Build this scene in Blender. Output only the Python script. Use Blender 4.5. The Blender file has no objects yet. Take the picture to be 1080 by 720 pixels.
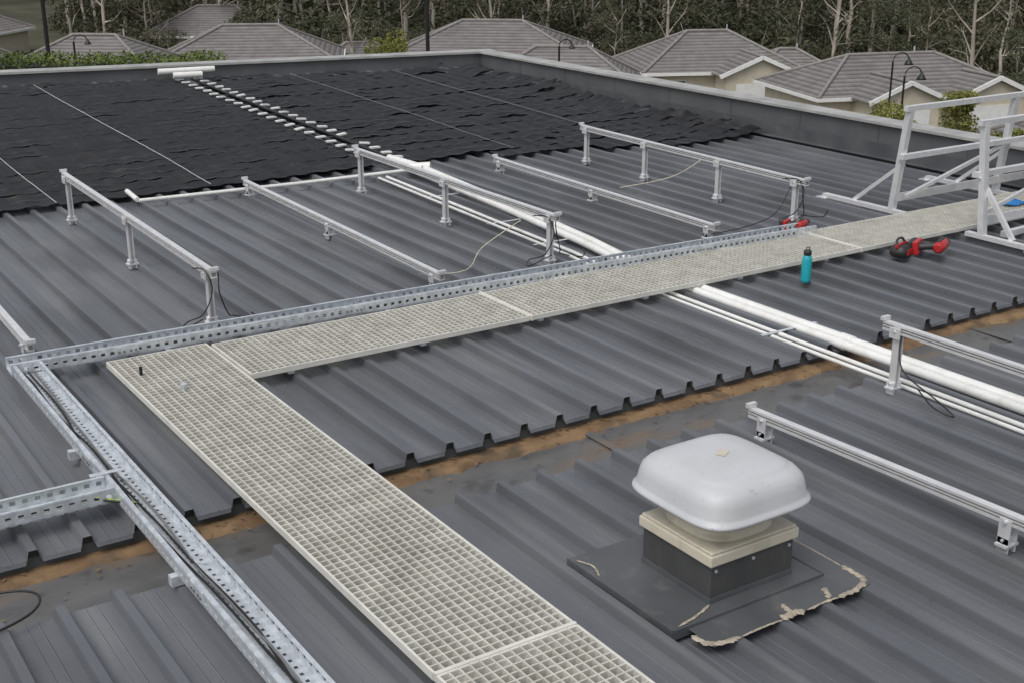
import bpy, math, random
from mathutils import Vector, Matrix, noise
random.seed(7)
R=random.random
def U(a,b): return a+(b-a)*random.random()
scene=bpy.context.scene
# ------------------------------------------------------------ materials
def mat(name,c1,c2=None,ns=5.0,sc=(1,1,1),rough=.5,rough2=None,metal=0.0,bump=0.0,bs=None,detail=6,lo=.35,hi=.65,spec=None,extra=None):
    m=bpy.data.materials.new(name); m.use_nodes=True
    nt=m.node_tree; n=nt.nodes; l=nt.links
    b=n['Principled BSDF']; b.inputs['Metallic'].default_value=metal
    if spec is not None: b.inputs['Specular IOR Level'].default_value=spec
    tc=n.new('ShaderNodeTexCoord'); mp=n.new('ShaderNodeMapping'); mp.inputs['Scale'].default_value=sc
    l.new(tc.outputs['Object'],mp.inputs['Vector'])
    nz=n.new('ShaderNodeTexNoise'); nz.inputs['Scale'].default_value=ns; nz.inputs['Detail'].default_value=detail
    l.new(mp.outputs['Vector'],nz.inputs['Vector'])
    cr=n.new('ShaderNodeValToRGB'); cr.color_ramp.elements[0].position=lo; cr.color_ramp.elements[1].position=hi
    c2=c2 or tuple(x*.8 for x in c1)
    cr.color_ramp.elements[0].color=(*c1,1); cr.color_ramp.elements[1].color=(*c2,1)
    l.new(nz.outputs['Fac'],cr.inputs['Fac'])
    col=cr.outputs['Color']
    if extra:
        for (ec,es,esc,elo,ehi,est) in extra:
            mp2=n.new('ShaderNodeMapping'); mp2.inputs['Scale'].default_value=esc
            l.new(tc.outputs['Object'],mp2.inputs['Vector'])
            n2=n.new('ShaderNodeTexNoise'); n2.inputs['Scale'].default_value=es; n2.inputs['Detail'].default_value=7
            l.new(mp2.outputs['Vector'],n2.inputs['Vector'])
            mr=n.new('ShaderNodeMapRange'); mr.inputs['From Min'].default_value=elo; mr.inputs['From Max'].default_value=ehi
            mr.inputs['To Max'].default_value=est
            l.new(n2.outputs['Fac'],mr.inputs['Value'])
            mx=n.new('ShaderNodeMixRGB'); l.new(mr.outputs['Result'],mx.inputs['Fac']); l.new(col,mx.inputs['Color1'])
            mx.inputs['Color2'].default_value=(*ec,1); col=mx.outputs['Color']
    l.new(col,b.inputs['Base Color'])
    if rough2 is None: b.inputs['Roughness'].default_value=rough
    else:
        mr=n.new('ShaderNodeMapRange'); mr.inputs['From Min'].default_value=.3; mr.inputs['From Max'].default_value=.7
        mr.inputs['To Min'].default_value=rough; mr.inputs['To Max'].default_value=rough2
        l.new(nz.outputs['Fac'],mr.inputs['Value']); l.new(mr.outputs['Result'],b.inputs['Roughness'])
    if bump>0:
        bp=n.new('ShaderNodeBump'); bp.inputs['Strength'].default_value=bump; bp.inputs['Distance'].default_value=.02
        nb=n.new('ShaderNodeTexNoise'); nb.inputs['Scale'].default_value=bs or ns*3; nb.inputs['Detail'].default_value=4
        l.new(mp.outputs['Vector'],nb.inputs['Vector']); l.new(nb.outputs['Fac'],bp.inputs['Height']); l.new(bp.outputs['Normal'],b.inputs['Normal'])
    return m
M={}
M['roof']=mat('roof_sheet',(.098,.105,.117),(.135,.142,.155),1.3,(1,.35,1),rough=.28,rough2=.50,bump=.06,bs=2.5,
    extra=[((.24,.24,.235),3.2,(2.5,.22,1),.50,.8,.5),((.05,.052,.056),1.1,(1.5,.5,1),.50,.72,.6),((.06,.06,.06),.5,(1,1,1),.5,.7,.4),((.05,.05,.05),26,(1,1,1),.64,.76,.3),((.25,.23,.19),60,(1,1,1),.67,.75,.4)])
M['roofdark']=mat('roof_closure',(.03,.03,.032))
M['flash']=mat('flashing_sheet',(.07,.075,.08),(.095,.10,.105),3,rough=.42,rough2=.55,bump=.05,extra=[((.19,.18,.16),9,(1,1,1),.57,.75,.35)])
M['wall']=mat('parapet_sheet',(.09,.095,.10),(.115,.12,.125),2,rough=.45,extra=[((.16,.16,.15),5,(1,1,.3),.55,.8,.4)])
M['cap']=mat('parapet_cap',(.40,.40,.385),(.30,.30,.29),4,rough=.5,extra=[((.2,.2,.19),2,(1,1,1),.5,.8,.5)])
M['gut']=mat('gutter_metal',(.095,.095,.095),(.13,.128,.123),3,(1,2.2,1),rough=.25,rough2=.55,bump=.08,
    extra=[((.17,.115,.07),1.7,(.8,2.2,1),.54,.68,.7),((.04,.036,.032),7,(1,1,1),.6,.72,.6)])
M['rust']=mat('rust_silt',(.15,.09,.045),(.24,.155,.08),6,(1,2,1),rough=.8,bump=.4,extra=[((.06,.045,.03),5,(1,1,1),.52,.66,.8)])
M['litter']=mat('leaf_litter',(.10,.06,.03),(.2,.14,.08),9,rough=.9)
M['frp']=mat('frp_grating',(.58,.57,.51),(.46,.45,.40),9,rough=.6,extra=[((.30,.28,.23),3,(1,1,1),.56,.78,.5)])
M['frame']=mat('grating_edge',(.68,.67,.61),(.58,.57,.52),8,rough=.55)
M['galv']=mat('galvanised_steel',(.78,.82,.85),(.58,.61,.65),22,rough=.30,rough2=.5,metal=.55,lo=.4,hi=.6)
M['alu']=mat('mill_aluminium',(.82,.82,.82),(.70,.70,.71),12,rough=.36,rough2=.5,metal=.45)
M['aludark']=mat('rail_slot',(.22,.22,.22),rough=.6,metal=.3)
M['pvc']=mat('white_pvc',(.78,.78,.76),(.70,.70,.67),6,rough=.35,extra=[((.45,.42,.36),8,(1,1,1),.56,.8,.45)])
M['black']=mat('black_cable',(.015,.015,.015),rough=.45)
M['mat']=mat('black_matting',(.010,.010,.011),(.019,.019,.02),4,rough=.33,rough2=.5,bump=.15,bs=40,extra=[((.06,.056,.05),6,(1,1,1),.58,.8,.45)])
M['green']=mat('earth_cable',(.12,.4,.08),(.5,.5,.05),40,rough=.5)
M['dome']=mat('vent_dome_plastic',(.53,.54,.56),(.47,.48,.495),3,rough=.38,rough2=.5,bump=.03,bs=60,extra=[((.40,.38,.34),4,(1,1,1),.5,.8,.45),((.27,.25,.21),40,(1,1,1),.65,.75,.5)])
M['cream']=mat('cream_plastic',(.64,.59,.48),(.53,.49,.39),6,rough=.5,extra=[((.25,.2,.13),10,(1,1,.4),.55,.8,.5)])
M['creamdark']=mat('vent_neck',(.30,.27,.21),(.2,.18,.14),8,rough=.6)
M['ventbox']=mat('vent_upstand',(.055,.056,.057),(.075,.075,.075),5,rough=.42,extra=[((.14,.135,.12),7,(1,1,.4),.58,.8,.4)])
M['seal']=mat('sealant',(.44,.39,.31),(.31,.27,.21),18,rough=.75,bump=.5,extra=[((.18,.155,.12),30,(1,1,1),.52,.7,.7)])
M['teal']=mat('teal_bottle',(.02,.36,.42),(.02,.30,.36),5,rough=.3)
M['red']=mat('red_plastic',(.45,.02,.025),(.36,.02,.02),8,rough=.4)
M['bplast']=mat('black_plastic',(.02,.02,.02),(.035,.035,.035),8,rough=.5)
M['blue']=mat('blue_rag',(.03,.22,.55),(.02,.15,.4),8,rough=.8)
M['tile']=mat('roof_tile',(.155,.144,.139),(.21,.195,.188),1.5,rough=.7,extra=[((.10,.09,.085),.5,(1,1,1),.5,.75,.5),((.28,.26,.24),8,(1,1,1),.58,.7,.4)])
M['ridge']=mat('ridge_tile',(.25,.23,.22),(.19,.18,.17),3,rough=.75)
M['render']=mat('house_wall',(.62,.56,.44),(.55,.5,.4),2,rough=.8)
M['white']=mat('white_trim',(.80,.80,.78),(.72,.72,.7),3,rough=.6)
M['glass']=mat('window_glass',(.03,.035,.04),(.05,.055,.06),2,rough=.12)
M['pole']=mat('lamp_post_paint',(.012,.012,.013),rough=.5)
M['bark']=mat('pale_bark',(.44,.40,.34),(.20,.17,.135),1.2,(1,1,.3),rough=.85)
M['build']=mat('building_wall',(.3,.29,.27),(.25,.24,.22),1,rough=.8)
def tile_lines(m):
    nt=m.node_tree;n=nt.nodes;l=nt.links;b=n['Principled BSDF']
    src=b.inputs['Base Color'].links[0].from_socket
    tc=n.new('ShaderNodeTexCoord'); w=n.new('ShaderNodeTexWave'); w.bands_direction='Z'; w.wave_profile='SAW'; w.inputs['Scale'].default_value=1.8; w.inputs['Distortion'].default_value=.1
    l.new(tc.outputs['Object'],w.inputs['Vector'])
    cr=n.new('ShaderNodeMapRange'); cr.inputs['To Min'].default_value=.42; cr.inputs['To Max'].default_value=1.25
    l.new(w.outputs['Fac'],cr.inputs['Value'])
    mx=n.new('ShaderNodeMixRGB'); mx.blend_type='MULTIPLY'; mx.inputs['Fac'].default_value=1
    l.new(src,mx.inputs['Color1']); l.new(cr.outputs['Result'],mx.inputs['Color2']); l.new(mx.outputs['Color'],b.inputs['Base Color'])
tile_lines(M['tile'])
def leafmat(name,c1,c2,c3):
    m=bpy.data.materials.new(name); m.use_nodes=True; nt=m.node_tree;n=nt.nodes;l=nt.links;b=n['Principled BSDF']
    tc=n.new('ShaderNodeTexCoord'); nz=n.new('ShaderNodeTexNoise'); nz.inputs['Scale'].default_value=.45; nz.inputs['Detail'].default_value=5
    l.new(tc.outputs['Object'],nz.inputs['Vector']); cr=n.new('ShaderNodeValToRGB')
    cr.color_ramp.elements[0].position=.35; cr.color_ramp.elements[1].position=.65
    cr.color_ramp.elements[0].color=(*c1,1); cr.color_ramp.elements[1].color=(*c2,1)
    l.new(nz.outputs['Fac'],cr.inputs['Fac']); oi=n.new('ShaderNodeObjectInfo')
    mx=n.new('ShaderNodeMixRGB'); l.new(oi.outputs['Random'],mx.inputs['Fac']); l.new(cr.outputs['Color'],mx.inputs['Color1'])
    mx2=n.new('ShaderNodeMixRGB'); mx2.inputs['Fac'].default_value=.6; l.new(cr.outputs['Color'],mx2.inputs['Color1']); mx2.inputs['Color2'].default_value=(*c3,1)
    l.new(mx2.outputs['Color'],mx.inputs['Color2'])
    l.new(mx.outputs['Color'],b.inputs['Base Color']); b.inputs['Roughness'].default_value=.7; b.inputs['Specular IOR Level'].default_value=.25
    return m
M['leaf']=leafmat('eucalypt_leaf',(.045,.056,.030),(.105,.108,.062),(.115,.105,.07))
M['hedge']=leafmat('hedge_leaf',(.07,.10,.025),(.15,.18,.05),(.1,.15,.03))
M['bushy']=leafmat('yellow_shrub_leaf',(.12,.14,.03),(.24,.24,.07),(.2,.2,.05))
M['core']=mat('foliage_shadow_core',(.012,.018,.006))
# ------------------------------------------------------------ mesh builder
class MB:
    def __init__(s): s.v=[];s.f=[];s.m=[];s.mats=[];s.sm=[]
    def mi(s,k):
        if k not in s.mats: s.mats.append(k)
        return s.mats.index(k)
    def add(s,vs,fs,k,T=None,smooth=False):
        o=len(s.v); i=s.mi(k)
        for p in vs:
            p=Vector(p)
            if T is not None: p=T@p
            s.v.append(p)
        for f in fs: s.f.append([o+j for j in f]); s.m.append(i); s.sm.append(smooth)
    def box(s,x0,x1,y0,y1,z0,z1,k,T=None):
        s.add([(x0,y0,z0),(x1,y0,z0),(x1,y1,z0),(x0,y1,z0),(x0,y0,z1),(x1,y0,z1),(x1,y1,z1),(x0,y1,z1)],
              [(3,2,1,0),(4,5,6,7),(0,1,5,4),(1,2,6,5),(2,3,7,6),(3,0,4,7)],k,T)
    def beam(s,p0,p1,w,h,k):
        p0=Vector(p0);p1=Vector(p1);d=(p1-p0);L=d.length;d.normalize()
        up=Vector((0,0,1)) if abs(d.z)<.95 else Vector((0,1,0))
        sx=d.cross(up).normalized(); uz=sx.cross(d).normalized()
        T=Matrix.Translation(p0)@Matrix((d,sx,uz)).transposed().to_4x4()
        s.box(0,L,-w/2,w/2,-h/2,h/2,k,T)
    def tube(s,pts,r,k,n=8,cap=True,radii=None):
        pts=[Vector(p) for p in pts]; vs=[];fs=[]
        up=Vector((0,0,1))
        for i,p in enumerate(pts):
            d=(pts[min(i+1,len(pts)-1)]-pts[max(i-1,0)])
            d.normalize()
            a=up if abs(d.dot(up))<.95 else Vector((1,0,0))
            sx=d.cross(a).normalized(); sy=sx.cross(d).normalized()
            rr=radii[i] if radii else r
            for j in range(n):
                t=2*math.pi*j/n; vs.append(p+sx*math.cos(t)*rr+sy*math.sin(t)*rr)
        for i in range(len(pts)-1):
            for j in range(n):
                fs.append((i*n+j,i*n+(j+1)%n,(i+1)*n+(j+1)%n,(i+1)*n+j))
        s.add(vs,fs,k,smooth=True)
        if cap: s.add(vs[:n],[tuple(range(n))],k); s.add(vs[-n:],[tuple(reversed(range(n)))],k)
    def loft(s,rings,k,T=None,smooth=True,cap0=True,cap1=True):
        n=len(rings[0]); vs=[p for r in rings for p in r]; fs=[]
        for i in range(len(rings)-1):
            for j in range(n): fs.append((i*n+j,i*n+(j+1)%n,(i+1)*n+(j+1)%n,(i+1)*n+j))
        if cap0: fs.append(tuple(reversed(range(n))))
        if cap1: fs.append(tuple((len(rings)-1)*n+j for j in range(n)))
        s.add(vs,fs,k,T,smooth)
    def obj(s,name,parent=None,loc=None,bevel=0):
        me=bpy.data.meshes.new(name); me.from_pydata([tuple(v) for v in s.v],[],s.f)
        for k in s.mats: me.materials.append(M[k])
        me.polygons.foreach_set('material_index',s.m); me.polygons.foreach_set('use_smooth',s.sm); me.update()
        o=bpy.data.objects.new(name,me); scene.collection.objects.link(o)
        if parent: o.parent=parent
        if loc: o.location=loc
        if bevel:
            b=o.modifiers.new('b','BEVEL'); b.width=bevel; b.segments=2; b.limit_method='ANGLE'
        return o
def empty(name,loc=(0,0,0)):
    o=bpy.data.objects.new(name,None); o.location=loc; o.empty_display_size=.2; scene.collection.objects.link(o); return o
def nz(x,y=0,z=0): return noise.noise(Vector((x,y,z)))
# ------------------------------------------------------------ the building & roof
bld=empty('commercial_building')
XL=-6.0; XR=10.98; P=.2333
def wallY(x): return 17.55+(10.9-x)*.2086
def rz(y): return max(0.0,.03*(y-12))
prof=[(-.029,0),(-.0215,.036),(-.0185,.0435),(-.006,.0435),(.006,.0435),(.0185,.0435),(.0215,.036),(.029,0),(.035,0),(.092,0),(.096,.003),(.100,0),(.138,0),(.142,.003),(.146,0)]
def roof(name,ys,x0,x1,yendf=None,off=0.0):
    b=MB(); pts=[]
    i0=int(math.floor((x0-off)/P)); i1=int((x1-off)/P)+1
    for i in range(i0,i1+1):
        for (dx,z) in prof:
            x=i*P+off+dx
            if x0<=x<=x1: pts.append((x,z))
    vs=[];fs=[];ny=len(ys)+(1 if yendf else 0)
    for (x,z) in pts:
        for y in ys: vs.append((x+.002*nz(x*3,y*.6,3),y,z+rz(y)+.004*nz(x*1.3,y*.8)))
        if yendf: y=yendf(x); vs.append((x,y,z+rz(y)))
    for i in range(len(pts)-1):
        for j in range(ny-1):
            a=i*ny+j; fs.append((a,a+ny,a+ny+1,a+1))
    b.add(vs,fs,'roof')
    return b
def closures(b,y,off,s):
    for i in range(int(XL/P)+1,int(XR/P)+1):
        x=i*P+off
        b.add([(x-.028,y,.0),(x-.020,y,.035),(x-.017,y,.041),(x+.017,y,.041),(x+.020,y,.035),(x+.028,y,.0)],[(0,1,2,3,4,5)],'roofdark')
yu=[5.25+i*.5 for i in range(14)]
b=roof('u',yu+[12.5,14,16],XL,XR,wallY,.05)
closures(b,5.275,.05,1)
for i in range(int(XL/P)+1,int(XR/P)):
    x=i*P+.05
    b.add([(x+.031,5.2505,.0),(x+P-.031,5.2505,.0),(x+P-.037,5.243,-.018),(x+.037,5.243,-.018)],[(0,1,2,3)],'roof')
b.box(XL,XR,5.28,5.29,-.06,-.004,'flash')
ro=b.obj('roof_sheeting_upper',bld)
yl=[-4+i*.73 for i in range(12)]+[4.72]
b=roof('l',yl,XL,XR,None,.02)
closures(b,4.70,.02,1)
b.box(XL,XR,4.70,4.712,-.03,-.003,'roof')
b.obj('roof_sheeting_lower',bld)
# gutter
g=MB()
nx=170; W=(XR-XL)/nx; ysg=[4.66,4.70,4.80,4.93,5.05,5.14,5.22,5.36]
vs=[];fs=[]
for i in range(nx+1):
    x=XL+i*W
    for j,y in enumerate(ysg):
        z=-.085+ .008*nz(x*2,y*4)+(.03 if j in(0,) else 0)
        vs.append((x,y,z))
for i in range(nx):
    for j in range(len(ysg)-1):
        a=i*len(ysg)+j; fs.append((a,a+len(ysg),a+len(ysg)+1,a+1))
g.add(vs,fs,'gut',smooth=True)
g.box(XL,XR,4.655,4.668,-.10,-.004,'flash'); g.box(XL,XR,5.34,5.355,-.10,-.004,'rust')
for x in (-3,0.4,3.9,7.2,10.2): g.box(x,x+.05,4.67,5.33,-.078,-.073,'gut')
vs=[];fs=[];n=500
for i in range(n+1):
    x=XL+(XR-XL)*i/n
    w=.17+.07*nz(x*1.3,3.3)+.035*nz(x*6,1)+.02*nz(x*17,2)
    for (y,z) in ((5.335,-.055),(5.335-w*.5,-.058),(5.335-w*.85,-.068),(5.335-w,-.092)):
        vs.append((x,y,z+.006*nz(x*8,y*8)))
for i in range(n):
    for j in range(3):
        a=i*4+j; fs.append((a,a+1,a+5,a+4))
g.add(vs,fs,'rust',smooth=True)
g.obj('box_gutter',bld)
b=MB(); random.seed(31)
def bit(x,y,z,s):
    a=U(0,6.28); d=Vector((math.cos(a),math.sin(a),U(-.15,.25))); q=Vector((-math.sin(a),math.cos(a),U(-.2,.2))); p=Vector((x,y,z))
    b.add([p-d*s,p+q*s*.3,p+d*s,p-q*s*.3],[(0,1,2,3)],'litter')
for _ in range(900):
    x=U(-1,10.5)+.0; y=5.32-abs(random.gauss(0,.16))
    if y<4.7: continue
    bit(x,y,-.070 if y<5.2 else -.050,U(.006,.020))
for _ in range(160):
    x=U(0,10.5); i=math.floor(x/P); x=i*P+.02+U(.05,.2); bit(x,U(1.5,4.6),.010,U(.004,.012))
for _ in range(160):
    x=U(0,10.5); i=math.floor(x/P); x=i*P+.05+U(.05,.2); bit(x,U(5.3,11),.010,U(.004,.012))
b.obj('leaf_litter')
# parapets
p=MB()
p.box(XR,XR+.2,-4,17.55,-.3,.40,'wall')
for y in [k*1.17-3.5 for k in range(18)]: p.box(XR-.004,XR,y,y+.012,0,.39,'flash')
p.box(XR-.05,XR+.25,-4.05,17.62,.402,.43,'cap')
p.obj('parapet_right',bld)
p=MB()
d=Vector((XL-10.9,wallY(XL)-17.55,0)); L=d.length; ang=math.atan2(d.y,d.x)
T=Matrix.Translation((11.2,17.55-.2086*.3,0))@Matrix.Rotation(ang,4,'Z')
p.box(0.02,L+.5,-.2,-.0,-.3,.398,'wall',T); p.box(-.03,L+.5,-.26,.05,.40,.432,'cap',T)
p.obj('parapet_rear',bld)
f=MB(); f.box(XR-.10,XR-.006,5.3,17.4,.050,.056,'flash'); f.box(XR-.013,XR-.006,5.3,17.4,.057,.2,'flash'); f.obj('apron_flashing',bld)
w=MB(); w.box(XL+.01,XR+.19,-3.99,17.3,-12.5,-.31,'build'); w.box(XL-.15,XL,-4,20.5,-12.5,.02,'build'); w.box(XL,XR,-4.2,-4.0,-12.5,.02,'build')
w.obj('building_walls',bld)
# ------------------------------------------------------------ grating walkways
def grating(b,x0,x1,y0,y1,z,pitch=.0436,t=.0095,h=.032):
    nxn=max(1,round((x1-x0)/pitch)); nyn=max(1,round((y1-y0)/pitch))
    for i in range(nxn+1):
        x=x0+(x1-x0)*i/nxn; e=t*(.8 if 0<i<nxn else 1.2)
        b.box(x-e/2,x+e/2,y0,y1,z-h,z,'frp' if 0<i<nxn else 'frame')
    for j in range(nyn+1):
        y=y0+(y1-y0)*j/nyn; e=t*(.8 if 0<j<nyn else 1.2)
        b.box(x0,x1,y-e/2,y+e/2,z-h-.001,z-.0015,'frp' if 0<j<nyn else 'frame')
zW=.108
b=MB(); grating(b,1.92,2.53,.3,3.385,zW); grating(b,1.92,2.53,3.41,7.28,zW-.001)
for y in [.5+.7*k for k in range(10)]: b.box(1.94,2.51,y,y+.04,.047,.0745,'galv')
b.tube([(2.02,6.95,zW),(2.02,6.95,zW+.05)],.01,'black'); b.tube([(2.15,6.6,zW),(2.15,6.6,zW+.03)],.02,'galv')
b.box(1.915,2.535,3.389,3.406,zW-.03,zW+.004,'frame')
b.obj('grating_walkway')
b=MB()
for (a,c) in ((2.56,4.51),(4.54,7.66),(7.69,10.8)): grating(b,a,c,6.62,7.24,zW)
for x in (4.516,7.666): b.box(x,x+.018,6.6,7.26,zW-.03,zW+.004,'frame')
for x in [2.8+.9*k for k in range(9)]: b.box(x,x+.04,6.64,7.22,.047,.0745,'galv')
b.obj('grating_walkway')
# ------------------------------------------------------------ cable trays
def tray(b,p,yaw,L,w=.16,h=.06,ends=True):
    T=Matrix.Translation(p)@Matrix.Rotation(yaw,4,'Z')
    s=.0025
    for sy in (-1,1):
        y=sy*w/2
        a,c=(y-s,y+s)
        b.box(0,L,a,c,0,.019,'galv',T); b.box(0,L,a,c,h-.019,h,'galv',T)
        y2=y-sy*.018
        b.box(0,L,min(y,y2),max(y,y2),h+.001,h+.004,'galv',T)
        n=int(L/.055)
        for i in range(n+1): 
            x=i*L/n; b.box(max(0,x-.015),min(L,x+.015),a,c,.019,h-.019,'galv',T)
    for y in (-w/2+.003,-.035,.004,w/2-.03): b.box(0,L,y,y+.027,-.003,0,'galv',T)
    n=int(L/.05)
    for i in range(n+1):
        x=i*L/n; b.box(max(0,x-.016),min(L,x+.016),-w/2,w/2,-.0065,-.0035,'galv',T)
    x=.6
    while x<L-.3:
        b.box(x,x+.14,-w/2-.006,-w/2-.003,.008,h-.004,'galv',T); b.box(x,x+.14,w/2+.003,w/2+.006,.008,h-.004,'galv',T)
        for q in (.02,.05,.09,.12):
            b.box(x+q-.006,x+q+.006,-w/2-.012,-w/2-.006,.024,.036,'aludark',T); b.box(x+q-.006,x+q+.006,w/2+.006,w/2+.012,.024,.036,'aludark',T)
        b.box(x+.3,x+.34,-w/2-.03,w/2+.03,-.052,-.008,'galv',T)
        x+=1.5
def cable(b,pts,r,k='black',amp=.02,step=.12,seed=0,n=6):
    out=[]
    pts=[Vector(q) for q in pts]
    for i in range(len(pts)-1):
        d=pts[i+1]-pts[i]; m=max(1,int(d.length/step))
        side=Vector((-d.y,d.x,0)).normalized() if d.xy.length>1e-4 else Vector((1,0,0))
        for j in range(m+(1 if i==len(pts)-2 else 0)):
            q=pts[i]+d*(j/m); out.append(q+side*amp*nz(q.x*1.1+seed,q.y*1.1,seed)*2+Vector((0,0,amp*.3*nz(q.x*3,q.y*3,seed+9))))
    b.tube(out,r,k,n)
zT=.10
b=MB(); yaw=math.atan2(-.20,6.3)
tray(b,(1.40,7.45,zT),yaw,6.35)
for s in range(2): cable(b,[(1.5,7.44+s*.03-.03,zT+.010),(7.6,7.245+s*.03-.03,zT+.010)],.006,'aludark' if s==1 else 'black',.02,seed=s*3)
b.obj('cable_tray')
b=MB(); tray(b,(1.485,2.2,zT),math.pi/2,5.15)
for s in range(3): cable(b,[(1.46+s*.022,2.2,zT+.01),(1.46+s*.022,7.35,zT+.010)],.006,'black' if s!=2 else 'aludark',.03,seed=s*5)
b.obj('cable_tray')
b=MB(); tray(b,(-2.2,5.50,zT),0,3.6)
for s in range(2): cable(b,[(-2.2,5.47+s*.03,zT+.012),(1.3,5.47+s*.03,zT+.012),(1.46,5.3,zT+.02)],.006,'green' if s else 'black',.02,seed=s+40)
b.beam((1.34,5.60,zT+.068),(1.50,5.59,zT+.07),.03,.004,'galv')
b.obj('cable_tray')
def smooth(pts,m=6):
    pts=[Vector(p) for p in pts]; P4=[pts[0]]+pts+[pts[-1]]; out=[]
    for i in range(1,len(P4)-2):
        for j in range(m):
            t=j/m; a,b_,c,d=P4[i-1],P4[i],P4[i+1],P4[i+2]
            out.append(.5*((2*b_)+(c-a)*t+(2*a-5*b_+4*c-d)*t*t+(3*b_-a-3*c+d)*t**3))
    out.append(pts[-1]); return out
b=MB()
b.tube(smooth([(-.3,5.3,.06),(.3,5.08,.05),(.62,5.0,.04),(.84,4.92,.05),(.90,4.80,.06),(.82,4.68,.06),(.6,4.62,.055),(.3,4.66,.055),(-.1,4.6,.055)]),.0055,'black',6)
b.tube(smooth([(1.0,7.0,.15),(.75,6.7,.08),(.5,6.2,.055),(.45,5.7,.06),(.6,5.5,.15)]),.006,'black',6)
b.obj('loose_cable')
# ------------------------------------------------------------ mounting rails
def rail(name,p0,p1,feet,top=None,extra=0):
    b=MB(); p0=Vector(p0);p1=Vector(p1); d=(p1-p0).normalized()
    u=Vector((0,0,1))
    b.beam(p0+u*.019,p1+u*.019,.042,.013,'alu'); b.beam(p0-u*.019,p1-u*.019,.042,.013,'alu'); b.beam(p0,p1,.024,.026,'aludark')
    b.beam(p0+u*.0,p1+u*.0,.040,.006,'alu')
    for t in feet:
        q=p0+(p1-p0)*t; zb=.045+rz(q.y); hgt=q.z-.03-zb
        sx=.034
        b.box(q.x-.045,q.x+.045,q.y-.03,q.y+.03,zb,zb+.010,'alu'); b.box(q.x-.03,q.x-.02,q.y-.028,q.y+.028,zb-.03,zb+.04,'alu'); b.box(q.x+.02,q.x+.03,q.y-.028,q.y+.028,zb-.03,zb+.04,'alu')
        b.tube([(q.x-.04,q.y,zb+.03),(q.x+.04,q.y,zb+.03)],.007,'galv')
        if hgt>.15:
            b.box(q.x-sx/2-.002,q.x-sx/2+.004,q.y-.022,q.y+.022,zb+.013,q.z+.03,'alu'); b.box(q.x+sx/2-.004,q.x+sx/2+.002,q.y-.022,q.y+.022,zb+.013,q.z-.028,'alu')
            b.box(q.x-sx/2+.005,q.x+sx/2-.005,q.y+.013,q.y+.019,zb+.014,q.z-.03,'alu')
            b.box(q.x-.04,q.x-.032+.004,q.y-.035,q.y+.035,q.z-.05,q.z+.01,'alu')
        else:
            b.box(q.x+.024,q.x+.030,q.y-.03,q.y+.03,zb+.012,q.z+.015,'alu'); b.box(q.x-.030,q.x-.024,q.y-.03,q.y+.03,zb+.012,q.z+.0,'alu')
        b.tube([(q.x-.045,q.y,q.z-.01),(q.x+.045,q.y,q.z-.01)],.009,'galv')
    for q in (p0,p1): b.box(q.x-.03,q.x+.03,q.y-.012,q.y+.012,q.z+.028,q.z+.05,'alu')
    o=b.obj(name); return o
F3=(.03,.5,.97)
rail('solar_mounting_rail',(2.80,11.35,.43),(2.78,7.72,.40),F3)
rail('solar_mounting_rail',(4.50,11.45,.15),(4.42,7.6,.15),F3)
rail('solar_mounting_rail',(5.46,11.0,.43),(5.54,7.75,.40),F3)
rail('solar_mounting_rail',(7.12,11.1,.15),(7.04,7.6,.15),F3)
rail('solar_mounting_rail',(8.16,11.0,.40),(8.08,7.62,.40),(.03,.33,.66,.96))
rail('solar_mounting_rail',(1.62,11.45,.15),(1.58,7.66,.15),F3)
rail('solar_mounting_rail',(5.62,4.62,.40),(5.62,1.2,.40),F3)
rail('solar_mounting_rail',(4.48,4.50,.16),(4.62,1.0,.19),(.03,.44,.97))
rail('solar_mounting_rail',(8.16,4.5,.40),(8.16,1.2,.40),F3)
rail('solar_mounting_rail',(7.1,4.5,.15),(7.1,1.2,.15),F3)
b=MB()
def loop(b,x,y,z0,sgn=1,k='black',r=.0045):
    b.tube(smooth([(x,y+.15,z0-.02),(x+.02*sgn,y-.02,z0),(x+.04*sgn,y-.08,z0-.12),(x-.02*sgn,y-.05,z0-.28),(x-.1*sgn,y+.05,max(.065,z0-.35)),(x-.2*sgn,y-.1,.065),(x-.1*sgn,y-.25,.17)]),r,k,6)
loop(b,2.72,7.8,.42); loop(b,2.84,7.78,.40,-1); loop(b,5.48,7.85,.4); loop(b,5.58,7.85,.42,-1); loop(b,8.03,7.72,.42); loop(b,8.13,7.75,.38,-1)
b.tube(smooth([(5.62,4.5,.38),(5.56,4.42,.2),(5.60,4.2,.08),(5.5,4.0,.07),(5.45,4.1,.1),(5.56,4.3,.12)]),.0045,'black',6)
b.tube(smooth([(4.45,8.0,.07),(4.8,7.9,.07),(5.2,8.3,.1),(5.5,8.2,.3)]),.004,'cream',6)
b.tube(smooth([(7.6,9.6,.06),(7.9,9.2,.2),(8.1,9.0,.38)]),.004,'cream',6)
b.tube(smooth([(7.0,7.62,.1),(7.5,7.75,.065),(7.9,7.8,.12),(8.08,7.8,.36)]),.004,'black',6)
b.obj('rail_cable')
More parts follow.
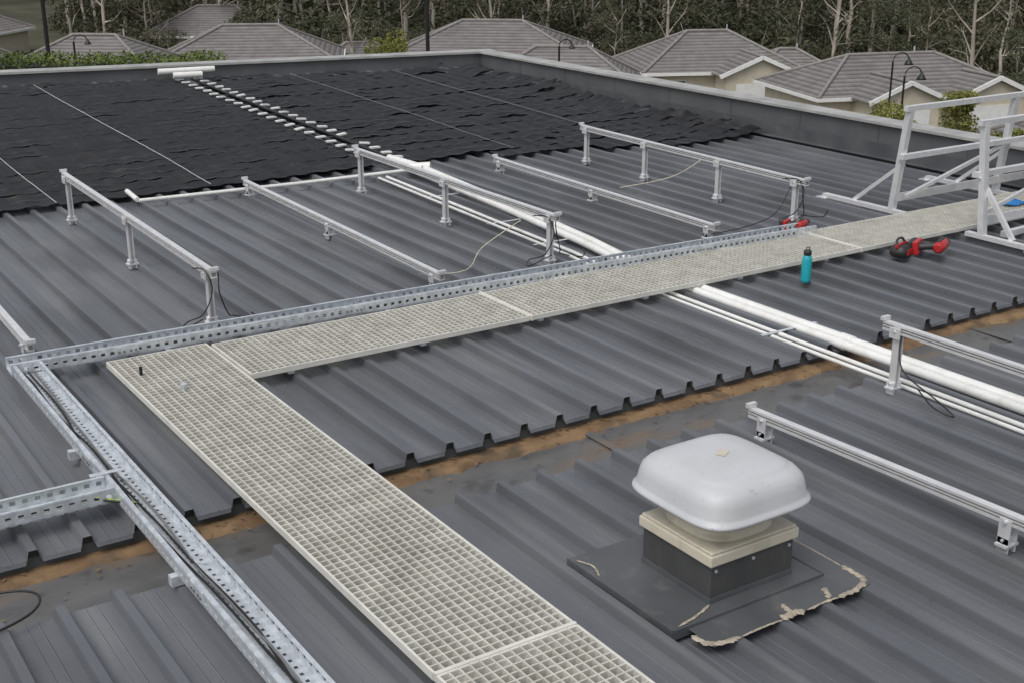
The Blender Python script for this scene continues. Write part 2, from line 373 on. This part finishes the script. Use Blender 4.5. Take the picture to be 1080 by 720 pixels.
# ------------------------------------------------------------ PVC pipes
b=MB()
def pipe(b,pts,r,k='pvc',n=12):
    b.tube(pts,r,k,n)
    for i in range(len(pts)-1):
        a=Vector(pts[i]);c=Vector(pts[i+1]);L=(c-a).length; m=int(L/2.4)
        for j in range(1,m+1):
            q=a+(c-a)*(j/(m+1)); dd=(c-a).normalized(); b.tube([q-dd*.05,q+dd*.05],r*1.14,k,n)
pipe(b,[(6.40,11.3,.09),(6.25,9.5,.085),(6.12,8.1,.070),(6.045,7.35,.042),(6.035,6.5,.040),(6.045,4.0,.045),(6.06,-1,.045)],.034)
pipe(b,[(6.29,11.5,.085),(6.15,9.5,.08),(6.04,8.1,.065),(5.972,7.35,.040),(5.962,6.5,.036),(5.970,4.0,.040),(5.985,-1,.040)],.030)
pipe(b,[(5.95,11.3,.060),(5.82,7.9,.052),(5.795,7.3,.030),(5.79,3.9,.030),(5.79,-1,.030)],.0145)
pipe(b,[(5.86,11.3,.060),(5.74,7.9,.052),(5.725,7.3,.028),(5.72,3.9,.028),(5.72,-1,.028)],.0125)
for y in (10.3,9.1,8.3,5.6,2.8,1.4):
    xs=6.0+.08*max(0,y-7.5)/1.0
    b.box(xs-.36,xs+.14,y,y+.03,.0445,.0465,'galv')
b.obj('pvc_pipe_run')
b=MB(); pipe(b,[(3.5,11.55,.075),(5.0,11.42,.08),(6.26,11.35,.09)],.018)
b.tube([(3.5,11.6,.075),(3.5,11.9,.1)],.024,'pvc',10); b.tube([(6.38,11.3,.1),(6.3,11.9,.12)],.04,'pvc',10)
b.tube([(6.3,11.42,.10),(6.45,11.28,.12)],.045,'pvc',10)
b.obj('pvc_pipe_branch')
# ------------------------------------------------------------ black solar matting
hm=empty('solar_pool_heating_mat')
b=MB(); random.seed(3)
pitch=.272
def strip(b,y0,xa,xb,seed,wd,right=False):
    step=.058; nx=int((xb-xa)/step); ny=10; vs=[];fs=[]
    k=1.0 if right else .6
    for i in range(nx+1):
        x=xa+(xb-xa)*i/nx
        yo=k*(.05*nz(x*.45,seed*3.1)+.014*nz(x*2.1,seed*7)); w=wd*(1+.09*k*nz(x*.8,seed*5.5))
        lift=k*(.05*max(0,nz(x*1.7,seed*2.3,4))+.014*max(0,nz(x*5,seed)))
        endl=max(0,1-(xb-x)/.35) if xb>10 else 0
        for j in range(ny+1):
            t=j/ny-.5; y=y0+yo+t*w
            edge=abs(t)*2
            z=.062+rz(y)+.007*math.cos(2*math.pi*(x-.05)/P)+(.009 if j%2 else 0)+lift*(edge**3)+endl*(.06+.05*nz(seed*9,j*.3))
            vs.append((x+endl*.15*nz(seed*4,j*.2),y,z))
    for i in range(nx):
        for j in range(ny):
            a=i*(ny+1)+j; fs.append((a,a+ny+1,a+ny+2,a+1))
    b.add(vs,fs,'mat')
k=0; y=11.98; rows=[]
while y<20.6:
    rows.append(y)
    xm=min(10.9, 10.9-(y+.28-17.55)/.2086)
    xa=-2.0
    if xm>xa+.5:
        e=U(-.03,.03)
        if xm<=6.25: strip(b,y,xa,xm,k+.37,.258)
        else:
            strip(b,y,xa,6.20+e*.3,k+.37,.258+e*.2)
            if xm>6.8:
                strip(b,y+U(-.02,.02),6.44,xm-U(.02,.35)*(1 if xm>10.8 else 0),k+50.7,.258+e*.3,True)
    k+=1; y+=pitch
strip(b,11.71,7.5,10.84,91.3,.26,True); strip(b,11.44,8.75,10.80,93.1,.26,True); strip(b,11.17,9.5,10.86,95.7,.25,True)
b.obj('mat_strips',hm)
b=MB()
def yend(x): return min(20.0,wallY(x)-.3)
for x in (6.235,6.405):
    ys=[11.8+.25*i for i in range(int((yend(x)-11.8)/.25)+1)]
    b.tube([(x+.01*nz(q*2),q,.082+rz(q)) for q in ys],.020,'mat',8)
for x in (1.4,2.83,4.32,7.85,9.35):
    ys=[11.85+.12*i for i in range(int((yend(x)-11.85)/.12)+1)]
    b.tube([(x+.03*nz(q*.6,x),q,.085+rz(q)+.004*nz(q*4)) for q in ys],.0045,'aludark' if x>5 else 'galv',5)
for i,yq in enumerate(rows):
    if yq>yend(6.3): break
    for x in (6.18,6.46):
        if R()<.06: continue
        z=.106+rz(yq); xx=x+U(-.012,.012); yy=yq+U(-.02,.02)
        T=Matrix.Translation((xx,yy,z))@Matrix.Rotation(U(-.25,.25),4,'Z')@Matrix.Rotation(U(-.1,.1),4,'Y')
        b.box(-.055,.055,-.032,.032,-.008,.008,'pvc',T)
yq=yend(6.3)
b.tube([(5.95,yq-.05,.2+rz(yq)),(6.75,yq-.15,.2+rz(yq))],.045,'pvc',10); b.tube([(6.1,yq-.25,.16+rz(yq)),(6.5,yq-.32,.16+rz(yq))],.045,'pvc',10)
b.obj('header_pipes',hm)
# ------------------------------------------------------------ roof ventilator
v=empty('roof_ventilator',(3.33,3.49,0))
def sring(s,z,e=4.0,n=64,cx=0,cy=0):
    out=[]
    for i in range(n):
        t=2*math.pi*i/n; c=math.cos(t);q=math.sin(t)
        out.append((cx+s*math.copysign(abs(c)**(2/e),c),cy+s*math.copysign(abs(q)**(2/e),q),z))
    return out
b=MB()
prof2=[(.20,.452,4),(.272,.425,4.5),(.283,.412,4.5),(.296,.408,4.5),(.300,.414,4.5),(.298,.424,4.5),(.288,.432,4.5),(.284,.445,4.5),(.277,.485,4.5),(.268,.515,4.5),(.252,.536,4.3),(.232,.548,4.2),(.222,.551,4.2),(.214,.558,4.2),(.206,.563,4.2),(.17,.570,4),(.11,.577,3.5),(.05,.580,3),(.005,.581,2)]
b.loft([sring(s,z,e) for s,z,e in prof2],'dome')
b.box(-.03,.03,-.02,.02,.582,.5835,'cream',Matrix.Rotation(.5,4,'Z'))
b.obj('dome',v)
b=MB()
b.box(-.240,.240,-.225,.225,.228,.275,'cream'); b.box(-.232,.232,-.217,.217,.2755,.288,'cream')
b.obj('collar',v,bevel=.006)
b=MB()
b.loft([sring(s,z,e) for s,z,e in [(.195,.289,3),(.192,.30,2.6),(.185,.31,2.4),(.182,.33,2.2),(.19,.337,2.2),(.205,.342,2.2),(.205,.352,2.2),(.18,.36,2.2),(.18,.45,2.2)]],'cream')
for k_ in range(24):
    t=k_/24*2*math.pi; b.box(.186,.190,-.006,.006,.355,.42,'creamdark',Matrix.Rotation(t,4,'Z'))
b.obj('neck',v)
b=MB(); b.box(-.225,.225,-.21,.21,.05,.227,'ventbox')
for (sx,sy) in ((-.2,-.2115),(.2,-.2115),(0,-.2115)): b.tube([(sx,sy,.2),(sx,sy-.004,.2)],.008,'galv',6)
o=b.obj('upstand',v,bevel=.006)
b=MB()
b.box(-.47,.33,-.28,.40,.050,.060,'flash'); b.box(-.478,-.462,-.285,.405,.0,.0635,'flash'); b.box(-.47,.33,-.29,-.281,.02,.0625,'flash')
b.box(.331,.337,-.29,.40,.02,.064,'flash')
b.box(-.40,.46,-.44,-.24,.0455,.0485,'flash'); b.box(.2,.46,-.42,.3,.046,.0493,'flash')
b.box(-.229,-.2255,-.213,.213,.0605,.085,'flash'); b.box(-.229,.229,-.2135,-.2105,.0605,.085,'flash')
b.obj('base_flashing',v,bevel=.002)
b=MB(); random.seed(11)
def smear(path,w,th,seed=0,side=.0):
    path=smooth(path,10); nn=len(path); vs=[];fs=[]; m=6
    for i,p in enumerate(path):
        d=(path[min(i+1,nn-1)]-path[max(i-1,0)]).normalized(); s=Vector((-d.y,d.x,0))
        wl=w*(1+.9*nz(i*.35,seed,1)+.5*nz(i*.9,seed,7)); wr=w*(1+.9*nz(i*.4,seed,3)+.6*nz(i*1.1,seed,9))
        taper=min(1,i/3+.1,(nn-1-i)/3+.1)
        for j in range(m+1):
            t=j/m*2-1; off=(wl if t<0 else wr)*t*taper
            z=th*(1-t*t)**.5*(.7+.7*abs(nz(i*.6,j*.7,seed)))*taper
            vs.append(p+s*off+Vector((0,0,z+.001)))
    for i in range(nn-1):
        for j in range(m):
            a=i*(m+1)+j; fs.append((a,a+m+1,a+m+2,a+1))
    b.add(vs,fs,'seal',smooth=True)
zl=.0485
smear([(-.42,-.33,.046),(-.41,-.40,.046),(-.36,-.435,zl),(-.27,-.445,zl)],.014,.007,1)
smear([(-.27,-.445,zl),(-.15,-.44,zl),(-.05,-.445,zl)],.005,.004,2)
smear([(-.05,-.445,zl),(.01,-.43,zl),(.07,-.445,zl)],.018,.010,3)
smear([(.02,-.45,zl),(.02,-.39,zl),(.03,-.36,zl)],.011,.008,4)
smear([(.08,-.445,zl),(.18,-.44,zl),(.26,-.445,zl)],.006,.004,5)
smear([(.22,-.43,zl),(.25,-.39,zl),(.26,-.36,zl)],.011,.008,6)
smear([(.26,-.445,zl),(.36,-.44,zl),(.445,-.41,zl),(.462,-.34,zl),(.462,-.27,zl)],.013,.007,7)
smear([(.462,-.27,zl),(.465,-.1,zl),(.462,.1,zl)],.004,.003,8)
smear([(-.225,-.215,.062),(-.32,-.25,.062),(-.44,-.275,.062)],.006,.003,9)
smear([(-.46,.20,.064),(-.43,.28,.064),(-.46,.36,.064)],.005,.003,10)
b.obj('sealant',v)
# ------------------------------------------------------------ bottle, tools
b=MB()
def lathe(b,pr,k,c,n=24):
    b.loft([[(c[0]+r*math.cos(2*math.pi*i/n),c[1]+r*math.sin(2*math.pi*i/n),c[2]+z) for i in range(n)] for r,z in pr],k)
c=(6.77,6.33,.046)
lathe(b,[(.032,0),(.036,.004),(.037,.02),(.037,.165),(.035,.18),(.028,.198),(.024,.205)],'teal',c)
lathe(b,[(.024,.204),(.029,.206),(.029,.235),(.026,.24),(.012,.242)],'bplast',c)
b.tube([(c[0]-.02,c[1],c[2]+.24),(c[0]-.015,c[1],c[2]+.262),(c[0]+.015,c[1],c[2]+.262),(c[0]+.02,c[1],c[2]+.24)],.004,'bplast',6)
b.obj('drink_bottle')
def drill(name,loc,rot,s=1.0):
    e=empty(name,loc); e.rotation_euler=rot; e.scale=(s,s,s)
    b=MB(); b.tube([(-.10,0,.19),(-.09,0,.19),(-.05,0,.19),(.05,0,.19),(.07,0,.19)],.03,'red',14,radii=[.022,.033,.037,.037,.028])
    b.box(-.06,.045,-.040,.040,.178,.20,'bplast'); b.obj('motor_body',e)
    b=MB(); b.tube([(.07,0,.19),(.085,0,.19),(.12,0,.19),(.135,0,.19),(.16,0,.19)],.02,'bplast',12,radii=[.024,.026,.024,.014,.006]); b.obj('chuck',e)
    b=MB(); b.tube([(-.015,0,.17),(-.03,0,.11),(-.04,0,.06)],.022,'bplast',10,radii=[.026,.021,.026]); b.box(.0,.016,-.010,.010,.12,.155,'red'); b.obj('grip',e)
    b=MB(); b.box(-.095,.035,-.042,.042,.03,.066,'red'); b.box(-.10,.045,-.044,.044,0,.0295,'bplast'); b.obj('battery',e,bevel=.006)
# drill lying on its side, grip pointing back toward the walkway
drill('cordless_drill',(8.10,6.48,.095),(math.radians(82),0,math.radians(25)),1.25)
e=empty('tool_pouch',(7.93,6.44,.047)); e.rotation_euler=(0,0,.3)
b=MB()
b.loft([sring(q*1.0,z,3,24) for q,z in [(.06,0),(.075,.02),(.075,.05),(.06,.08),(.04,.09)]],'bplast',Matrix.Scale(1.2,4,(1,0,0))); b.obj('pocket',e)
b=MB(); b.box(-.09,.09,-.012,.012,.075,.10,'red'); b.box(-.05,.04,-.081,-.074,.02,.065,'red'); b.tube(smooth([(-.08,0,.09),(-.04,.02,.13),(.05,.02,.13),(.08,0,.09)]),.01,'bplast',8); b.obj('strap_and_flap',e)
drill('cordless_drill',(7.70,7.50,.12),(1.45,0,.4),.9)
b=MB()
vs=[];fs=[];n=12
for i in range(n+1):
    for j in range(n+1):
        x=i/n;y=j/n; vs.append((9.85+x*.26+.03*nz(y*4),6.84+y*.14+.03*nz(x*4),zW+.012+.03*abs(nz(x*5,y*5,2))))
for i in range(n):
    for j in range(n): a=i*(n+1)+j; fs.append((a,a+n+1,a+n+2,a+1))
b.add(vs,fs,'blue',smooth=True); b.obj('blue_rag')
b=MB(); b.beam((9.1,6.36,.072),(10.6,6.42,.072),.05,.05,'alu'); b.beam((9.3,6.26,.072),(10.6,6.30,.072),.05,.05,'alu'); b.obj('spare_rail')
# ------------------------------------------------------------ guard rails either side of the walkway
def guard(name,Y,sgn,X0,out,top):
    b=MB()
    for X in (X0,X0+1.45):
        b.beam((X,Y+sgn*.10,.06),(X,Y,top),.055,.055,'alu')
        b.beam((X,Y-sgn*.05,.075),(X,Y+sgn*out,.075),.06,.035,'alu')
        b.beam((X+.03,Y+sgn*.04,.50),(X+.03,Y+sgn*out*.62,.09),.035,.035,'alu')
        b.box(X-.06,X+.06,Y+sgn*out-.06,Y+sgn*out+.06,.047,.057,'galv')
        b.tube([(X-.04,Y+sgn*.03,.55),(X+.04,Y+sgn*.03,.55)],.014,'galv')
    for z in (top,.58):
        b.beam((X0-.06,Y,z),(X0+3.2,Y,z),.05,.045,'alu')
    b.beam((X0,Y+sgn*.07,.2),(X0+3.2,Y+sgn*.07,.2),.02,.07,'alu')
    b.beam((X0+.05,Y,.22),(X0+1.4,Y,.56),.03,.03,'alu')
    b.obj(name)
guard('guard_rail',7.34,1,8.98,.9,1.0)
guard('guard_rail',6.50,-1,8.88,.6,1.0)
# ------------------------------------------------------------ terrain
def gz(x,y):
    r=math.hypot(x,y)
    def ss(a,b_,t): t=max(0,min(1,(t-a)/(b_-a))); return t*t*(3-2*t)
    z=-4-7*ss(30,62,r)+22*ss(115,420,r)
    return z+.4*nz(x*.03,y*.03)*min(1,r/60)
M['ground']=mat('ground_cover',(.04,.042,.02),(.075,.07,.04),.3,rough=.9,extra=[((.025,.025,.015),.1,(1,1,1),.45,.62,.8)])
b=MB(); rs=[0,8,16,24,30,36,42,48,54,60,68,80,95,115,140,170,210,260,330,420,600,1000,2000,4000]; n=96; vs=[(0,0,gz(0,0))];fs=[]
for r in rs[1:]:
    for j in range(n):
        t=2*math.pi*j/n; vs.append((r*math.cos(t),r*math.sin(t),gz(r*math.cos(t),r*math.sin(t))))
for j in range(n): fs.append((0,1+j,1+(j+1)%n))
for i in range(len(rs)-2):
    for j in range(n): a=1+i*n+j;c=1+i*n+(j+1)%n; fs.append((a,a+n,c+n,c))
b.add(vs,fs,'ground',smooth=True); b.obj('ground')
# ------------------------------------------------------------ houses
def house(name,cx,cy,zr,L,W,yaw,gables=(),rise=2.3,wall='render'):
    base=gz(cx,cy)-.5; ze=zr-rise
    e=empty(name,(cx,cy,0)); e.rotation_euler=(0,0,yaw)
    b=MB(); hl=L/2;hw=W/2
    h=hw; A=(-hl+h*.95,0,zr);B=(hl-h*.95,0,zr)
    x0,x1,y0_,y1=-hl,hl,-hw,hw
    b.add([(x0,y0_,ze),(x1,y0_,ze),(x1,y1,ze),(x0,y1,ze),A,B],[(0,1,5,4),(1,2,5),(2,3,4,5),(3,0,4)],'tile')
    for p,q in ((A,B),((x0,y0_,ze),A),((x0,y1,ze),A),((x1,y0_,ze),B),((x1,y1,ze),B)): b.tube([Vector(p)+Vector((0,0,.04)),Vector(q)+Vector((0,0,.04))],.12,'ridge',6)
    b.obj('roof',e)
    b=MB()
    for g in gables:
        gx,gw,gp=g
        gr=ze+gw/2*.42; y0=-hw-gp; yb=-hw+(gr-ze)/(rise)*hw*.95
        b.add([(gx-gw/2-.05,y0,ze),(gx,y0,gr),(gx,yb,gr),(gx-gw/2-.05,-hw+.02,ze),(gx+gw/2+.05,y0,ze),(gx+gw/2+.05,-hw+.02,ze)],[(0,1,2,3),(1,4,5,2)],'tile')
        b.tube([(gx,y0,gr+.05),(gx,yb,gr+.05)],.12,'ridge',6)
    if gables: b.obj('gable_roof',e)
    b=MB()
    for g in gables:
        gx,gw,gp=g; gr=ze+gw/2*.42; y0=-hw-gp
        b.add([(gx-gw/2+.4,y0+.25,base),(gx+gw/2-.4,y0+.25,base),(gx+gw/2-.4,y0+.25,ze+.1),(gx,y0+.25,gr-.12),(gx-gw/2+.4,y0+.25,ze+.1)],[(0,1,2,3,4)],wall)
        b.box(gx-gw/2+.4,gx+gw/2-.4,y0+.27,-hw+1,base,ze-.05,wall)
        for s in (-1,1): b.beam((gx+s*(gw/2+.1),y0-.05,ze-.04),(gx,y0-.05,gr+.02),.09,.26,'white')
        b.box(gx-gw*.3,gx+gw*.3,y0+.2,y0+.24,base+.5,ze-.55,'white')
    b.box(-hl+.5,hl-.5,-hw+.5,hw-.5,base,ze-.02,wall)
    b.box(-hl-.08,hl+.08,-hw-.08,-hw+.0,ze-.17,ze+.03,'white'); b.box(-hl-.08,hl+.08,hw,hw+.08,ze-.17,ze+.03,'white')
    b.box(-hl-.08,-hl,-hw,hw,ze-.17,ze+.03,'white'); b.box(hl,hl+.08,-hw,hw,ze-.17,ze+.03,'white')
    b.box(-hl+.02,hl-.02,-hw+.02,hw-.02,ze-.2,ze-.12,'white')
    b.obj('walls_and_fascia',e)
    b=MB(); x=-hl+1.6
    while x<hl-2:
        if not any(abs(x+.8-g[0])<g[1]/2+.6 for g in gables):
            b.box(x,x+1.5,-hw+.46,-hw+.49,ze-1.8,ze-.6,'glass'); b.box(x-.06,x+1.56,-hw+.47,-hw+.495,ze-1.86,ze-.54,'white')
        x+=3.1
    b.obj('windows',e)
    b=MB(); b.tube([(hl*.3,hw*.2,zr-.8),(hl*.3,hw*.2,zr+.35)],.05,'galv',6)
    b.obj('flue',e)
y0=math.radians(-33)
house('tiled_house',62.1,69.1,-6.0,11.5,9,y0+.15,[(1.8,5.6,2.2)])
house('tiled_house',53.9,84.3,-6.0,15,11,y0-.1,[])
house('tiled_house',49.2,68.6,-6.3,11,8,y0-.12,[])
house('tiled_house',37,91,-6.0,13.5,10,y0+.1,[])
house('tiled_house',25.3,90,-6.0,11.5,9,y0-.1,[])
house('tiled_house',16.5,93,-6.3,12,9,y0+.2,[])
house('tiled_house',47,93,-8.0,8,6,y0+.2,[],2)
house('tiled_house',63.5,53.8,-6.25,14,8.5,y0+.25,[(-2.4,5.0,2.2),(3.8,5.0,1.6)],1.9)
house('tiled_house',53.5,30.5,-5.3,13,9,y0+.1,[(-4,4.5,1.2)])
house('garden_shed',68,67,-7.4,5,4,y0,[],1.0,'white')
house('tiled_house',44,116,-6.5,12,9,y0,[])
house('tiled_house',5,120,-7,14,9,y0+.3,[]); house('tiled_house',22,128,-6.2,14,9,y0-.2,[]); house('tiled_house',-8,104,-7,14,9,y0+.3,[])
# ------------------------------------------------------------ foliage
def leaves(b,c,rad,n,size,k='leaf',flat=.75):
    for _ in range(n):
        while True:
            q=Vector((U(-1,1),U(-1,1),U(-1,1)))
            if .15<q.length<1: break
        q=q*(q.length**-.35)
        p=Vector(c)+Vector((q.x*rad,q.y*rad,q.z*rad*flat))
        d=Vector((U(-1,1),U(-1,1),U(-1.1,.3))).normalized(); s=d.cross(Vector((U(-1,1),U(-1,1),U(-1,1)))).normalized()
        l=size*U(.6,1.4); w=l*U(.3,.5)
        b.add([p-s*w*.5,p+d*l*.5-s*w*.3,p+d*l,p+s*w*.5],[(0,1,2,3)],k)
def tree_mesh(name,seed,H,spread,dens,low=.32):
    random.seed(seed); b=MB()
    tr=[];x=y=0
    for i in range(8):
        t=i/7; x+=U(-.25,.25);y+=U(-.25,.25); tr.append(Vector((x,y,t*H*.8)))
    b.tube(tr,.2,'bark',7,radii=[.24*(1-t/8.5) for t in range(8)])
    nb=random.randint(9,12)
    for i in range(nb):
        t=U(low,1); idx=t*7; i0=min(6,int(idx)); p=tr[i0].lerp(tr[i0+1],idx-i0)
        a=U(0,6.28); l=spread*U(.5,1)*(1.1-.4*t); up=H*U(.08,.2)
        e=p+Vector((math.cos(a)*l,math.sin(a)*l,up)); mid=p.lerp(e,.5)+Vector((0,0,-.12*l+U(-.2,.4)))
        b.tube([p,mid,e],.06,'bark',5,radii=[.10,.06,.025])
        for j in range(random.randint(1,3)):
            c=e+Vector((U(-1,1),U(-1,1),U(-.6,.8)))*1.1
            b.tube([mid.lerp(e,.6),c],.03,'bark',4,cap=False)
            leaves(b,c,U(.9,1.7),int(U(60,120)*dens),.34)
    leaves(b,tr[-1]+Vector((0,0,.8)),1.5,int(120*dens),.34)
    o=b.obj(name); return o
def inst(proto,loc,rz_,s,parent,name):
    o=bpy.data.objects.new(name,proto.data); scene.collection.objects.link(o); o.location=loc; o.rotation_euler=(0,0,rz_); o.scale=s; o.parent=parent; return o
forest=empty('eucalypt_forest')
protos=[tree_mesh('forest_tree',s,H,sp,d,lw) for s,H,sp,d,lw in ((1,15,4,1.2,.2),(2,18,4.5,1.1,.25),(3,12,3.5,1.5,.12),(4,20,4,.9,.25),(5,14,5,1.2,.15),(6,17,3.2,.3,.2))]
random.seed(21)
b=MB(); leaves(b,(0,0,1.6),2.4,900,.36,flat=.8); leaves(b,(1.5,1,1.2),1.6,300,.36); leaves(b,(-.8,.5,3.2),1.5,260,.36); b.tube([(0,0,-.5),(0,0,2),(.3,.2,3)],.06,'bark',5)
under=b.obj('understory_shrub')
CH=Vector((.5512,.8344)); CR=Vector((.8344,-.5512))
def camxy(u,t):
    a=(u-540)/1345; q=CH*(1.0245*t)+CR*(a*t); return q.x,q.y
for o_ in protos+[under]:
    x,y=camxy(U(300,900),U(118,130)); o_.location=(x,y,gz(x,y)-.3); o_.parent=forest
random.seed(5)
for (t0,t1,num) in ((106,122,90),(122,142,95),(142,165,60)):
    for _ in range(num):
        u=U(-250,1400); t=U(t0,t1)
        if u<70 and t<150: continue
        if 200<u<340 and t<118: continue
        x,y=camxy(u,t)
        s=U(.6,1.1); pr=random.choice(protos)
        inst(pr,(x,y,gz(x,y)-.3),U(0,6.28),(s,s,s*U(.9,1.15)),forest,'forest_tree')
for _ in range(330):
    u=U(-250,1400); t=U(104,150)
    if u<75 and t<150: continue
    x,y=camxy(u,t); s=U(.6,1.3); inst(under,(x,y,gz(x,y)-.3),U(0,6.28),(s,s,s*U(.7,1.3)),forest,'understory_shrub')
gt=empty('garden_trees')
for (u,t,s,k) in ((360,103,.5,2),(650,96,.45,0),(845,95,.5,4),(175,100,.4,2),(1075,82,.55,2),(980,92,.5,0),(420,106,.6,4),(575,106,.8,5),(705,103,.8,5),(1030,88,.85,5),(372,100,.75,5),(880,98,.8,5),(1060,95,.7,4),(940,100,.6,2)):
    x,y=camxy(u,t); inst(protos[k],(x,y,gz(x,y)-.3),U(0,6),(s,s,s),gt,'garden_tree')
for _ in range(80):
    u=U(-100,1300); t=U(66,102); x,y=camxy(u,t); s=U(.3,.5); inst(under,(x,y,gz(x,y)-.3),U(0,6.28),(s,s,s),gt,'garden_shrub')
random.seed(9)
def hedge(name,p0,p1,w,ztop,k):
    b=MB(); p0=Vector(p0);p1=Vector(p1); d=(p1-p0); L=d.length; T=Matrix.Translation((p0.x,p0.y,0))@Matrix.Rotation(math.atan2(d.y,d.x),4,'Z')
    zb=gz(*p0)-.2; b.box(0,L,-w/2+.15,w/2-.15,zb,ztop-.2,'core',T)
    for _ in range(int(L*900)):
        x=U(0,L)
        if R()<.5: q=Vector((x,U(-w/2,w/2),ztop-.1+.12*nz(x*1.5,2)+U(-.1,.08)))
        else: q=Vector((x,random.choice((-1,1))*(w/2-U(0,.15)),ztop-U(0,1.6)))
        dd=Vector((U(-1,1),U(-1,1),U(-.5,1))).normalized(); s=dd.cross(Vector((U(-1,1),U(-1,1),U(-1,1)))).normalized(); l=U(.05,.11)
        b.add([q-s*l*.3,q+dd*l,q+s*l*.3],[(0,1,2)],k,T)
    b.obj(name)
hedge('hedge',(3.0,32.2),(10.4,27.3),1.3,-.50,'hedge')
def bush(name,x,y,ztop,rad,k,n=2200,size=.10):
    b=MB(); zb=gz(x,y)-.2
    b.tube([(x,y,zb),(x+.1,y,ztop-rad)],.06,'bark',6)
    for _ in range(9): 
        c=(x+U(-.6,.6)*rad,y+U(-.6,.6)*rad,ztop-rad*U(.5,1.1)); leaves(b,c,rad*U(.4,.6),n//8,size,k)
    for _ in range(8):
        c=(x+U(-.5,.5)*rad,y+U(-.5,.5)*rad,ztop-rad*U(1.3,2.2)); leaves(b,c,rad*.6,n//12,size,k)
    b.obj(name)
bush('garden_bush',21.7,40.8,-1.5,.85,'bushy'); bush('garden_bush',24.1,20.3,-1.65,.8,'bushy'); bush('garden_bush',28.8,22.0,-1.9,.7,'bushy'); bush('garden_bush',26.6,18.8,-2.3,.6,'bushy')
bush('garden_bush',19.5,43.5,-2.6,.8,'hedge')
# ------------------------------------------------------------ lamps
def lamp(name,x,y,zt,r=.06,goose=True):
    b=MB(); zb=gz(x,y)-.2
    b.tube([(x,y,zb),(x,y,zb+1)],r*1.4,'pole',8)
    b.tube([(x,y,zb+.9),(x,y,zt)],r,'pole',8)
    if goose:
        pts=[(x,y,zt-.05)]+[(x+.3*(1-math.cos(t)),y-.1*(1-math.cos(t)),zt+.3*math.sin(t)) for t in [k*math.pi/8 for k in range(1,9)]]
        b.tube(pts,r*.6,'pole',6)
        e=pts[-1]; lathe(b,[(.03,.12),(.05,.06),(.14,-.08),(.17,-.13),(.14,-.14)],'pole',e,14)
    else:
        b.tube([(x,y,zt),(x+.8,y-.5,zt+.15)],r*.5,'pole',6); b.box(x+.6,x+1.2,y-.7,y-.4,zt+.1,zt+.2,'pole')
    b.obj(name)
lamp('street_lamp',10.4,42.3,2.6,.065,False); lamp('street_lamp',20.4,35.7,2.6,.065,False)
lamp('street_lamp',16.6,62.6,-3.6,.05); lamp('street_lamp',35.7,50,-3.8,.05); lamp('street_lamp',36.6,30.9,-2.7,.035); lamp('street_lamp',34.4,28.5,-2.8,.035)
# ------------------------------------------------------------ light
w=bpy.data.worlds.new('World'); scene.world=w; w.use_nodes=True; nt=w.node_tree; bg=nt.nodes['Background']
SE,SA=58,-115
sky=nt.nodes.new('ShaderNodeTexSky'); sky.sky_type='NISHITA'; sky.sun_disc=False
sky.sun_elevation=math.radians(SE); sky.sun_rotation=math.radians(SA); sky.air_density=1; sky.dust_density=4; sky.ozone_density=1
hs=nt.nodes.new('ShaderNodeHueSaturation'); hs.inputs['Saturation'].default_value=.3
nt.links.new(sky.outputs['Color'],hs.inputs['Color']); nt.links.new(hs.outputs['Color'],bg.inputs['Color']); bg.inputs['Strength'].default_value=.15
sl=bpy.data.lights.new('Sun','SUN'); sl.energy=.95; sl.angle=math.radians(35); sl.color=(1,.975,.94)
so=bpy.data.objects.new('Sun',sl); scene.collection.objects.link(so)
az=math.radians(SA); el=math.radians(SE)
dirv=Vector((math.sin(az)*math.cos(el),math.cos(az)*math.cos(el),math.sin(el)))
so.rotation_euler=dirv.to_track_quat('Z','Y').to_euler()
# ------------------------------------------------------------ camera
cam=bpy.data.cameras.new('Camera'); co=bpy.data.objects.new('Camera',cam); scene.collection.objects.link(co)
co.location=(0,0,2.7); co.rotation_euler=(math.radians(90-19.07),0,math.radians(-33.45))
cam.sensor_width=36; cam.lens=1345/1080*36; cam.clip_end=6000; cam.clip_start=.05
scene.camera=co
scene.view_settings.view_transform='Standard'; scene.view_settings.look='None'; scene.view_settings.exposure=0
